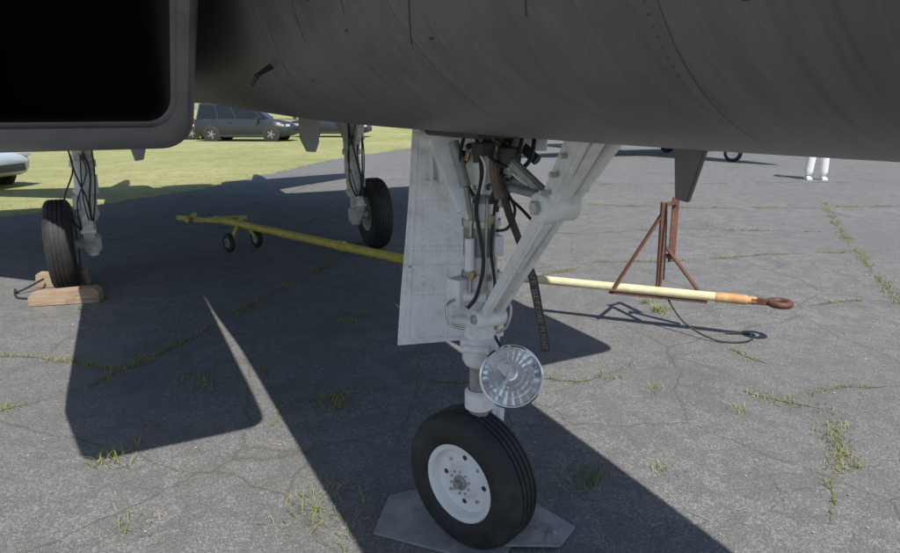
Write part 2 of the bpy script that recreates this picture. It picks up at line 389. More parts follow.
# intakes
def rrect(x0,x1,z0,z1,r,n=7):
    pts=[]
    for cx,cz,a0 in ((x1-r,z1-r,0),(x0+r,z1-r,90),(x0+r,z0+r,180),(x1-r,z0+r,270)):
        for k in range(n+1):
            a=rad(a0+90*k/n); pts.append((cx+r*math.cos(a),cz+r*math.sin(a)))
    return pts
X0,X1,Z0,Z1=.745,1.62,1.435,2.52
def ring(sgn,y,ins,r,rake=1.0,z0=Z0,z1=Z1,x0=X0,x1=X1):
    out=[]
    for x,z in rrect(x0+ins*.8,x1-ins*.8,z0+ins,z1-ins,max(.02,r-ins*.3)):
        k=(Z1-z)/(Z1-Z0); out.append((sgn*x,y+rake*k*1.35-.35,z))
    return out
for sgn,nm in ((-1,'intake'),(1,'intake_2')):
    p=P(); rs=[ring(sgn,11.2,.12,.3,0,1.72,2.7),ring(sgn,8,.02,.2,0,1.63),ring(sgn,4,.0,.16,0,1.52),ring(sgn,1.2,0,.14,.6),ring(sgn,.35,0,.12,1),ring(sgn,.12,.004,.12),ring(sgn,.05,.014,.12),ring(sgn,.015,.03,.12),ring(sgn,0,.05,.12),ring(sgn,.006,.075,.12),ring(sgn,.008,.095,.12),ring(sgn,.03,.100,.12),ring(sgn,.033,.118,.12)]
    p.loft(rs,cap=False).obj(nm+'_duct_skin',M['lip'],jet,35)
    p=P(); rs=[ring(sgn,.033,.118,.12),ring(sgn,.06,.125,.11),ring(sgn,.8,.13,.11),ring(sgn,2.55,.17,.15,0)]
    p.loft(rs,cap=False); p.bm.faces.new([p.bm.verts.new(v) for v in ring(sgn,2.54,.165,.15,0)]); p.obj(nm+'_duct_inner',M['cavity'],jet,60)  # dark end cap imitates the unlit depth of the duct
    p=P(); p.lathe((sgn*1.12,10.7,2.15),(0,1,0),[(0,0),(0,.5),(.5,.48),(1.2,.38),(1.2,.34),(.5,.4),(.5,0)],32); p.obj(nm+'_engine_nozzle',M['steel'],jet)
    p=P()
    def slab(pts,z,t):
        p.prism(pts if sgn>0 else [(a,b) for a,b in pts][::-1],t,(0,0,z),((1,0,0),(0,1,0)),.02)
    slab([(sgn*a,b) for a,b in [(1.45,3.0),(6.3,8.1),(6.5,8.6),(5.6,9.1),(1.45,9.1)]],2.42,.14)
    slab([(sgn*a,b) for a,b in [(1.4,9.8),(3.9,11.7),(3.9,12.6),(1.4,12.0)]],2.25,.08)
    p.prism([(8.9,2.5),(10.6,5.2),(11.5,5.2),(11.9,2.5)],.1,(sgn*1.45,0,0),((0,1,0),(0,0,1)),.01)
    p.obj(nm+'_wing_and_tail',M['fus'],jet,30)
p=P(); p.box((0,7.0,2.3),(2.6,8.6,.5),bev=.1); p.obj('centre_body',M['fus'],jet)
p=P(); p.lathe((0,-3.6,2.55),(0,1,0),[(0,0),(.3,.18),(.9,.36),(1.8,.44),(2.9,.42),(3.9,.3),(4.8,0)],32); o=p.obj('canopy',M['glass'],jet)

# ---- wheels
def wheel(pref,c,ax,R,w,rim,parent,hubmat,detail=True,seg=64):
    c=Vector(c);ax=Vector(ax).normalized(); h=w/2
    pr=[(-h*.78,rim),(-h*.95,rim+.01),(-h*1.0,rim+(R-rim)*.45),(-h*.9,rim+(R-rim)*.78),(-h*.72,R*.965),(-h*.55,R*.99)]
    for g0 in (-.42,-.15,.15,.42):
        pr+=[(h*(g0-.05),R-.001),(h*(g0-.035),R-.007),(h*(g0+.035),R-.007),(h*(g0+.05),R-.0005)]
    pr+=[(h*.55,R*.99),(h*.72,R*.965),(h*.9,rim+(R-rim)*.78),(h*1.0,rim+(R-rim)*.45),(h*.95,rim+.01),(h*.78,rim)]
    P().lathe(c,ax,pr,seg).obj(pref+'tyre',M['rubber'],parent,50)
    q=P(); q.lathe(c,ax,[(-h*.82,0),(-h*.82,rim*.9),(-h*.9,rim+.006),(-h*.7,rim-.004),(h*.7,rim-.004),(h*.88,rim+.008),(h*.92,rim+.002),(h*.88,rim-.012),(h*.5,rim*.84),(h*.42,rim*.74),(h*.44,rim*.5),(h*.62,rim*.40),(h*.72,rim*.36),(h*.72,rim*.22),(h*.6,0)],seg); q.obj(pref+'hub',hubmat,parent,35)
    if detail:
        a,b,d=frame(ax); q=P();q2=P()
        for k in range(8):
            t=2*math.pi*k/8; o=c+(a*math.cos(t)+b*math.sin(t))*rim*.62
            if k%2==0: q.cyl(o+d*h*.38,o+d*h*.455,rim*.07,seg=14)  # dark discs on the hub face, painted shade for the holes
            else: q2.cyl(o+d*h*.38,o+d*h*.53,rim*.045,seg=6)
        for k in range(10):
            t=2*math.pi*(k+.5)/10; o=c+(a*math.cos(t)+b*math.sin(t))*rim*.30; q2.cyl(o+d*h*.66,o+d*h*.80,rim*.035,seg=6)
        q.obj(pref+'hub_hole_shade',M['dark'],parent); q2.obj(pref+'hub_bolts',M['steel'],parent)
        q=P(); q.cyl(c+d*h*.6,c+d*h*.86,rim*.19,seg=24); q.cyl(c+d*h*.85,c+d*h*1.08,rim*.10,seg=6); q.obj(pref+'axle_nut',M['grey'],parent)
wax=Wd(-.66,-.75,0)
WZ=.27; WC=(.078,2.13,WZ)
wheel('nose_wheel_',W(*WC),wax,.266,.165,.145,jet,M['white2'])
sx,sy=.105,2.13
p=P()
p.lathe(W(sx,sy,.93),(0,0,1),[(0,0),(0,.05),(.015,.058),(.5,.058),(.52,.05),(.62,.055),(.7,.07)],32)
p.lathe(W(sx,sy,.72),(0,0,1),[(0,0),(0,.05),(.02,.062),(.06,.062),(.07,.07),(.1,.07),(.11,.06),(.15,.06),(.16,.072),(.2,.072),(.22,.056)],32)
p.box(W(sx-.07,sy-.03,1.0),(.07,.06,.09),(0,0,.3)); p.box(W(sx-.085,sy-.02,.93),(.05,.05,.05)); p.box(W(sx+.02,sy-.07,.88),(.1,.06,.06))
p.cyl(W(sx-.11,sy-.03,.985),W(sx+.02,sy-.06,.985),.022); p.cyl(W(sx-.1,sy-.05,.90),W(sx-.03,sy-.05,.90),.018)
p.cyl(W(sx-.04,sy-.07,1.08),W(sx-.04,sy-.07,1.19),.017); p.box(W(sx+.05,sy-.05,1.16),(.035,.035,.07)); p.cyl(W(sx+.03,sy-.08,.80),W(sx-.06,sy-.06,.80),.014)
p.obj('nose_strut_cylinder',M['white'],jet)
p=P(); p.cyl(W(sx,sy,.42),W(sx,sy,.74),.036,seg=28); p.obj('nose_strut_piston',M['grey'],jet)
wa=Vector(wax); cw=W(*WC); side=cw-wa*.135
p=P()
p.lathe(W(sx,sy,.545),(0,0,1),[(0,0),(0,.04),(.01,.052),(.07,.052),(.08,.04)],28)
p.tube([W(sx,sy,.60),W(sx+.04,sy+.0,.60),Vector((side.x,side.y,.56)),Vector((side.x,side.y,.44)),Vector((side.x,side.y,.28))],.034,14)
p.beam(Vector((side.x,side.y,.60)),Vector((side.x,side.y,.24)),.05,.11,up=wa,bev=.012,taper=.7)
p.cyl(cw-wa*.16,cw,.04)
p.obj('nose_fork',M['white'],jet)
p=P(); bk=Wd(.35,1,0).normalized()
p.beam(W(sx,sy,.93)+bk*.06,W(sx,sy,.76)+bk*.2,.05,.025,up=bk,taper=.7); p.beam(W(sx,sy,.58)+bk*.05,W(sx,sy,.76)+bk*.2,.05,.025,up=bk,taper=.7); p.cyl(W(sx-.05,sy+.18,.76),W(sx+.06,sy+.2,.76),.014)
p.obj('torque_link',M['white'],jet)
p=P()
p.beam(W(-.055,2.2,1.57),W(.07,2.10,1.27),.10,.05,up=Wd(0,1,0),bev=.012,taper=.85)
p.beam(W(.0,2.2,1.56),W(sx,2.12,1.33),.06,.05,up=Wd(0,1,0),bev=.012)
p.cyl(W(-.10,2.2,1.50),W(.32,2.14,1.50),.035)
p.beam(W(.16,2.1,1.56),W(.13,2.12,1.33),.04,.05,up=Wd(0,1,0))
p.box(W(sx,2.12,1.42),(.12,.11,.12),(0,0,.2),.015)
p.obj('nose_gear_trunnion',M['white'],jet)
p=P()
for z in (1.345,1.22,1.04): p.lathe(W(sx,sy,z),(0,0,1),[(0,.058),(0,.066),(.022,.066),(.022,.058)],32)
p.obj('strut_clamps',M['steel'],jet)
p=P(); p.lathe(W(sx,sy,1.12),(0,0,1),[(0,.0585),(.0,.0600),(.1,.0600),(.1,.0585)],32); p.lathe(W(sx,sy,1.30),(0,0,1),[(0,.0585),(.0,.0600),(.03,.0600),(.03,.0585)],32); p.obj('strut_dark_band',M['grey'],jet)
p=P()
T=Vector((.0,-.62,1.57));K=Vector((0.0,-.44,1.345));Lw=Vector((0.0,-.10,.93))
for o in (-.045,.045):
    p.beam(K+Vector((o*.6,0,0)),T+Vector((o*1.3,0,0)),.024,.062,up=(0,1,.8),bev=.006,taper=1.1)
p.beam(K,T,.055,.04,up=(0,1,.8),bev=.008)
p.cyl(K+Vector((-.06,0,0)),K+Vector((.06,0,0)),.042,seg=24)
d=(Lw-K).normalized()
for o in (-.03,.03): p.beam(K+Vector((o,0,0))+d*.02,Lw+Vector((o*.8,0,0)),.02,.048,up=(0,1,.8),bev=.006,taper=.85)
p.beam(K+d*.05,Lw-d*.25,.04,.03,up=(0,1,.8),bev=.006,taper=.6)
p.cyl(Lw+Vector((-.055,0,0)),Lw+Vector((.055,0,0)),.032,seg=20)
p.beam(Lw,W(sx,sy,.9),.05,.05,bev=.008)
p.obj('drag_brace',M['white'],jet)
p=P(); p.cyl(K+Vector((-.075,0,0)),K+Vector((.075,0,0)),.02,seg=6); p.cyl(Lw+Vector((-.065,0,0)),Lw+Vector((.065,0,0)),.016,seg=6)
for k in range(4): q=K.lerp(T,.2+.22*k); p.cyl(q+Vector((-.078,0,0)),q+Vector((.078,0,0)),.008,seg=6)
p.obj('brace_bolts',M['steel'],jet)
p=P()
p.beam(W(.16,2.02,1.47),W(.285,1.78,1.35),.025,.03,up=(0,0,1)); p.cyl(W(.17,2.06,1.40),W(.275,1.84,1.345),.014); p.cyl(W(.15,2.05,1.5),W(.2,1.98,1.4),.022)
p.cyl(K+Vector((0,.05,.02)),W(.15,2.1,1.36),.012)
p.cyl(W(.01,2.06,1.5),W(.05,2.04,1.36),.018); p.cyl(W(.05,2.04,1.36),W(.07,2.05,1.25),.009); p.cyl(W(.22,2.02,1.52),W(.18,2.0,1.40),.02); p.cyl(W(.18,2.0,1.40),W(.16,2.02,1.30),.010)
p.obj('lock_links',M['grey'],jet)
p=P()
for i in range(18):
    a=Vector((random.uniform(.04,.30),random.uniform(1.98,2.3),random.uniform(1.45,1.56))); b=a+Vector((random.uniform(-.09,.09),random.uniform(-.08,.08),random.uniform(-.09,.02)))
    if i%2: p.cyl(W(*a),W(*b),random.uniform(.01,.022),seg=12)
    else: p.box(W(*a),(random.uniform(.03,.07),random.uniform(.03,.07),random.uniform(.03,.05)),(0,0,random.uniform(0,1)))
p.box((0.03,-.02,1.53),(.3,.4,.03),bev=.01); p.obj('bay_mechanism_and_shade',M['dark'],jet)  # the flat dark box imitates the shaded opening of the gear bay
hs=[([(.08,2.05,1.52),(.10,2.04,1.40),(.085,2.05,1.28),(.11,2.045,1.12),(.09,2.05,1.0),(.06,2.06,.95)],.0065,'black'),
 ([(.14,2.05,1.53),(.16,2.03,1.42),(.145,2.05,1.30),(.135,2.05,1.15),(.15,2.05,1.02),(.13,2.06,.92),(.16,2.04,.84),(.19,2.05,.80)],.0055,'black'),
 ([(.20,2.06,1.54),(.19,2.02,1.46),(.15,2.0,1.38),(.13,2.03,1.31)],.009,'black'),
 ([(.26,2.0,1.53),(.24,1.95,1.45),(.19,1.98,1.40),(.16,2.03,1.36),(.15,2.04,1.28)],.007,'black'),
 ([(.05,2.06,1.53),(.03,2.04,1.45),(.05,2.04,1.38),(.075,2.05,1.33)],.006,'black'),
 ([(.10,2.02,1.53),(.12,1.99,1.46),(.17,1.97,1.43),(.21,1.97,1.48),(.22,2.0,1.54)],.006,'black'),
 ([(.17,2.02,1.36),(.20,1.96,1.30),(.18,1.97,1.24),(.15,2.03,1.22)],.005,'black'),
 ([(.06,2.05,1.54),(.09,2.01,1.47),(.11,2.0,1.42),(.10,2.03,1.34)],.004,'white'),
 ([(.12,2.05,1.54),(.15,1.99,1.47),(.19,1.97,1.41),(.23,1.9,1.38)],.004,'white'),
 ([(.03,2.08,.98),(-.01,2.05,.96),(.0,2.04,.9),(.05,2.05,.88)],.005,'steel'),
 ([(.16,2.05,1.0),(.2,2.02,.97),(.19,2.02,.9),(.15,2.05,.86)],.005,'steel'),
 ([(.17,2.06,1.34),(.22,1.98,1.30),(.27,1.86,1.26),(.29,1.8,1.32)],.005,'black'),
 ([(.07,2.07,1.32),(.066,2.07,1.1),(.068,2.07,.97)],.006,'steel'),
 ([(.12,2.065,1.32),(.118,2.065,1.1),(.12,2.065,.97)],.005,'steel'),
 ([(.145,2.065,1.32),(.15,2.065,1.1),(.145,2.07,.93)],.005,'steel')]
for nm,on in (('black','hydraulic_hoses'),('steel','hydraulic_pipes'),('white','electrical_cables')):
    p=P()
    for pts,r,mm in hs:
        if mm==nm: p.tube([W(*q) for q in pts],r,8)
    p.obj(on,M[nm],jet)
p=P()
for q in [(.10,2.05,1.37),(.13,2.045,1.24),(.07,2.055,1.05),(.15,2.045,.88),(.2,2.0,1.43),(.05,2.05,1.44)]:
    p.cyl(W(*q),W(q[0]+.008,q[1],q[2]+.028),.009,seg=8)
p.obj('hose_fittings',M['brass'],jet)
p=P(); p.tube([W(.145,2.02,1.50),W(.135,1.99,1.42),W(.155,1.98,1.33)],.016,8); p.obj('strap_bundle',M['strap'],jet)
# landing light
lc=W(.203,1.965,.74); ld=Wd(-.06,-1,.25).normalized()
p=P(); p.lathe(lc,ld,[(-.004,.096),(.004,.097),(.008,.101),(.004,.106),(-.008,.107),(-.02,.102),(-.055,.088),(-.09,.06),(-.11,.03),(-.115,0)],56); p.obj('landing_light_housing',M['chrome'],jet)
p=P(); p.lathe(lc,ld,[(-.004,.096),(-.018,.090),(-.038,.078),(-.056,.062),(-.070,.044),(-.08,.024),(-.084,.0)],22); p.obj('landing_light_reflector',M['chrome'],jet,8)
p=P(); p.lathe(lc,ld,[(.003,.096),(.009,.06),(.012,0)],40); p.obj('landing_light_lens',M['lens'],jet,60)
p=P(); p.cyl(lc-ld*.083,lc-ld*.045,.008,seg=12); p.lathe(lc-ld*.045,ld,[(0,0),(0,.013),(.006,.012),(.008,0)],16); p.obj('landing_light_bulb',M['white2'],jet)
p=P(); p.cyl(lc-ld*.09,W(sx,sy,.78),.022); p.beam(lc-ld*.07,W(sx,sy-.02,.82),.05,.02); p.beam(W(.165,2.03,.66),lc-ld*.05,.03,.012); p.obj('landing_light_bracket',M['white'],jet)
# streamer with lettering
path=[(.150,1.985,1.40),(.185,1.98,1.28),(.225,1.96,1.18),(.262,1.95,1.08),(.283,1.95,.98),(.302,1.95,.90),(.312,1.955,.835)]
def pathpt(t):
    t=max(0,min(.9999,t))*(len(path)-1); i=int(t); u=t-i
    return Vector(path[i]).lerp(Vector(path[i+1]),u)
def rib(t,s,off=0):
    c=pathpt(t); d=(pathpt(t+.06)-pathpt(t-.06)).normalized(); n0=Vector((math.sin(t*6)*.7,-1,0)).normalized(); x=d.cross(n0).normalized(); n=x.cross(d)
    n=n if n.y<0 else -n
    return c+x*s+n*off,x
p=P(); p.loft([[W(*rib(i/60,-.014)[0]),W(*rib(i/60,.014)[0])] for i in range(61)],cap=False,closed=False); o=p.obj('warning_streamer',M['canvas'],jet,60)
so=o.modifiers.new('s','SOLIDIFY'); so.thickness=.0012; so.offset=0
fc=bpy.data.curves.new('txt','FONT'); fc.body='REMOVE BEFORE FLIGHT'; fc.size=1; fc.align_x='LEFT'; fc.resolution_u=2
fo=bpy.data.objects.new('txt',fc); S.collection.objects.link(fo); bpy.context.view_layer.update()
tm=bpy.data.meshes.new_from_object(fo); bpy.data.objects.remove(fo)
mx=max(v.co.x for v in tm.vertices)
for v in tm.vertices:
    t=.30+(v.co.x/mx)*.68; s=(v.co.y-.36)*.024
    q,x=rib(t,-s if rib(t,1)[1].x<0 else s,.003)
    v.co=W(*q)
tm.name='streamer_lettering'; tm.materials.clear(); tm.materials.append(M['lettering'])
to=bpy.data.objects.new('streamer_lettering',tm); S.collection.objects.link(to); to.parent=jet
# nose gear door
p=P()
X_=Wd(1,.05,0).normalized(); Zt=Vector((0,0,1))
o0=W(-.24,2.74,0)
dp=[(0,.56),(.36,.585),(.36,1.56),(.085,1.56),(.06,1.2),(.02,.8)]
p.prism(dp,.028,o0,(X_,Zt),.004)
p.obj('nose_gear_door',M['white'],jet,30)
N=X_.cross(Zt); N=N if N.dot(W(0,0,0)-o0)>0 else -N
p=P()
for z in (.60,.80,1.0,1.02,1.22,1.42):
    for k in range(20):
        u=.03+k*.0165+(.06 if z>1.1 else .02 if z>.7 else 0)
        if u<.35: q=o0+X_*u+Zt*z+N*.0145; p.cyl(q,q+N*.0012,.0022,seg=6)
for u,z0 in ((.12,.62),(.23,.62),(.34,.62)):
    for k in range(28):
        q=o0+X_*u+Zt*(z0+k*.033)+N*.0145; p.cyl(q,q+N*.0012,.0022,seg=6)
p.obj('door_rivets',M['grey'],jet)
p=P()
p.box(o0+X_*.2+Zt*1.38+N*.03,(.02,.03,.16),bev=.004); p.box(o0+X_*.16+Zt*1.30+N*.025,(.06,.02,.02)); p.cyl(o0+X_*.16+Zt*1.28+N*.03,o0+X_*.16+Zt*1.44+N*.03,.009)
p.beam(o0+X_*.045+Zt*.6+N*.016,o0+X_*.1+Zt*1.5+N*.016,.02,.005,up=N); p.beam(o0+X_*.04+Zt*.93+N*.016,o0+X_*.35+Zt*.93+N*.016,.015,.005,up=N)
p.obj('door_stiffeners',M['white'],jet)
# main gear
for sgn,nm,cy in ((-1,'main_gear_',4.75),(1,'main_gear_2_',5.2)):
    X=sgn*1.57
    wheel(nm+'wheel_',(X,cy,.415),(sgn,0,0),.41,.23,.19,jet,M['grey'],True,48)
    xi=X-sgn*.23
    p=P()
    p.cyl((xi,cy,.62),(xi-sgn*.06,cy,1.9),.085,seg=24); p.cyl((xi,cy,.30),(xi,cy,.66),.055,seg=20); p.cyl((xi,cy,.415),(X,cy,.415),.05)
    p.lathe((xi,cy,.34),(0,0,1),[(0,0),(0,.07),(.02,.085),(.14,.085),(.16,.06)],24)
    p.lathe((xi,cy,.66),(0,0,1),[(0,.05),(0,.10),(.05,.10),(.07,.08)],24)
    p.lathe((xi-sgn*.02,cy,1.1),(0,0,1),[(0,.05),(0,.105),(.06,.105),(.07,.07)],24)
    p.lathe((xi-sgn*.01,cy,.88),(0,0,1),[(0,.05),(0,.098),(.03,.098),(.03,.07)],24); p.lathe((xi-sgn*.03,cy,1.4),(0,0,1),[(0,.05),(0,.1),(.04,.1),(.04,.07)],24)
    p.beam((xi,cy-.08,.7),(xi,cy-.2,.55),.09,.03); p.beam((xi,cy-.08,.40),(xi,cy-.2,.55),.09,.03); p.cyl((xi-.06,cy-.2,.55),(xi+.06,cy-.2,.55),.02)
    p.beam((xi-sgn*.04,cy,1.2),(xi-sgn*.34,cy+.1,1.9),.07,.07); p.beam((xi,cy-.05,1.15),(xi-sgn*.0,cy-.6,1.9),.07,.07)
    p.box((xi-sgn*.08,cy-.06,.95),(.08,.08,.16)); p.box((xi+sgn*.03,cy-.09,1.35),(.12,.06,.12)); p.box((xi,cy-.09,.5),(.07,.05,.1)); p.box((xi-sgn*.07,cy-.08,1.2),(.06,.06,.09)); p.box((xi+sgn*.07,cy-.07,.8),(.05,.06,.12)); p.cyl((xi-.1,cy-.1,1.28),(xi+.1,cy-.1,1.28),.018)
    p.obj(nm+'strut',simple(nm+'paint',(.74,.74,.70),.5,0,.15,14,(.20,.16,.12),.7,.2,9),jet)
    p=P()
    for k in range(6):
        x0=xi+random.uniform(-.10,.10)
        p.tube([(x0,cy-.08,1.7),(x0+random.uniform(-.06,.06),cy-.13,1.4),(x0+random.uniform(-.06,.06),cy-.14,1.1),(x0+random.uniform(-.08,.08),cy-.16,.8),(xi+random.uniform(-.05,.05),cy-.12,.5)],random.uniform(.005,.010),7)
    p.obj(nm+'hoses',M['black'],jet)
    p=P(); p.prism([(0,1.85),(.30,1.85),(.30,1.28),(.2,1.14),(.06,1.14),(0,1.25)],.02,(xi-sgn*.42,cy-.1,0),((sgn*-.45,.9,0),(0,0,1)),.003); p.obj(nm+'door',simple(nm+'door_paint',(.5,.54,.57),.5,0,.1,6,(.25,.24,.22),.5),jet,30)

# ------------------------------------------------------------ plate, chocks
e=empty('drip_plate',(.05,2.24,0),rad(-18))
p=P(); p.prism([(-.30,-.2),(.2,-.23),(.27,.12),(-.1,.24),(-.34,.05)],.010,(0,0,.011),((1,0,0),(0,1,0)),.002); p.obj('steel_sheet',M['plate'],e)
p=P(); p.prism([(.18,-.16),(.38,-.10),(.42,.03),(.2,.16)],.012,(0.02,0.03,.024),((1,0,0),(0,1,0)),.002); p.box((.37,-.02,.035),(.05,.09,.012)); p.cyl((.37,-.02,.04),(.37,-.02,.055),.012,seg=6); p.obj('steel_sheet_2',M['plate'],e)
e=empty('wheel_chock',(-3.25,5.2,0),rad(14))
p=P(); p.prism([(-.27,0),(.27,0),(.27,.09),(.24,.13),(-.24,.11),(-.27,.08)],.13,(0,0,.005),((1,0,0),(0,0,1)),.006); p.obj('front_block',M['wood'],e)
p=P(); p.box((-.02,.1,.05),(.5,.06,.09),(0,0,.04),.006); p.obj('backing_board',M['wood'],e)
e=empty('wheel_chock',(-3.62,5.75,0),rad(10))
p=P(); p.prism([(-.2,0),(.24,0),(.22,.15),(-.18,.13)],.13,(0,0,.005),((1,0,0),(0,0,1)),.006); p.obj('rear_block',M['wood'],e)
p=P(); p.tube([(-.1,-.1,.1),(-.25,-.25,.03),(-.35,-.1,.012),(-.2,-.4,.012),(0,-.45,.012)],.01,8); p.obj('chock_rope',M['black'],e)

# ------------------------------------------------------------ tow bar
e=empty('tow_bar',(0,0,0))
J=Vector((.1,5.1,.30)); Lf=Vector((-2.86,7.72,.30)); Rt=Vector((2.30,4.22,.30)); dL=(Lf-J).normalized(); dR=(Rt-J).normalized()
p=P(); p.cyl(J,Lf,.042,seg=20); p.cyl(J+dL*1.5,J+dL*1.62,.05,seg=20)
nL=Vector((-dL.y,dL.x,0))
hx=Vector((.86,.5,0)).normalized()
p.beam(Lf-hx*.02-dL*.12+Vector((-.3,.0,0)),Lf+Vector((.36,.1,0)),.06,.05); p.beam(Lf+Vector((-.5,.1,0)),Lf-dL*.25,.05,.05); p.beam(Lf+Vector((.30,.06,0)),Lf-dL*.5,.045,.045)
p.beam(Lf+Vector((-.30,-.12,0)),Lf+Vector((-.38,.35,0)),.05,.05)
ax0=J+dL*3.36
for s_ in (-1,1): p.beam(ax0+nL*s_*.05,ax0+nL*s_*.16-Vector((0,0,.17)),.035,.03)
p.obj('rear_tube_and_head',M['yellow'],e)
for i,s_ in enumerate((-1,1)):
    wheel('castor_%d_'%(i+1),ax0+nL*s_*.18-Vector((0,0,.185)),nL*s_,.11,.05,.05,e,M['grey'],False,24)
p=P(); p.cyl(J,J+dR*2.0,.033,seg=20); p.cyl(J-dR*.02,J+dR*.06,.05,seg=20); p.obj('front_tube',M['cream'],e)
p=P(); p.cyl(J+dR*1.93,J+dR*2.14,.036); p.cyl(J+dR*2.13,J+dR*2.2,.028); p.obj('shear_section',M['orange'],e)
p=P(); q=J+dR*2.16; p.beam(q,q+dR*.13,.055,.04); c=J+dR*2.345; n=20
p.tube([c+Vector((math.cos(2*math.pi*k/n)*.065,math.sin(2*math.pi*k/n)*.065,0)) for k in range(n+1)],.024,10,False)
p.obj('lunette_ring',M['rustd'],e)
p=P(); p.tube([J+dR*1.6+Vector((0,0,-.03)),J+dR*1.7+Vector((.02,-.05,-.2)),J+dR*1.85+Vector((.05,-.15,-.28)),J+dR*2.0+Vector((.12,-.12,-.285)),J+dR*2.05+Vector((.2,.05,-.285)),J+dR*1.9+Vector((.15,.02,-.283))],.007,8); p.obj('safety_cable',M['dark'],e)
e=empty('steel_stand',(0,0,0))
p=P(); up=(0,1,0)
p.beam((1.54,4.55,.26),(1.525,4.55,.955),.035,.035,up=up,bev=.003)
p.beam((1.22,4.60,.30),(1.52,4.56,.86),.014,.05,up=up,bev=.002); 
p.beam((1.64,4.62,.50),(1.635,4.62,.98),.05,.012,up=up,bev=.002)
p.beam((1.58,4.58,.62),(1.82,4.47,.30),.02,.05,up=up,bev=.002)
p.beam((1.53,4.55,.94),(1.64,4.62,.94),.03,.03); p.beam((1.53,4.56,.55),(1.64,4.62,.55),.03,.03)
p.beam((1.2,4.66,.255),(1.85,4.40,.255),.05,.012); p.obj('angle_iron_frame',M['rust'],e)
p=P(); p.tube([(1.54,4.53,.95),(1.545,4.5,.7),(1.55,4.49,.4)],.006,6); p.obj('frame_cable',M['black'],e)

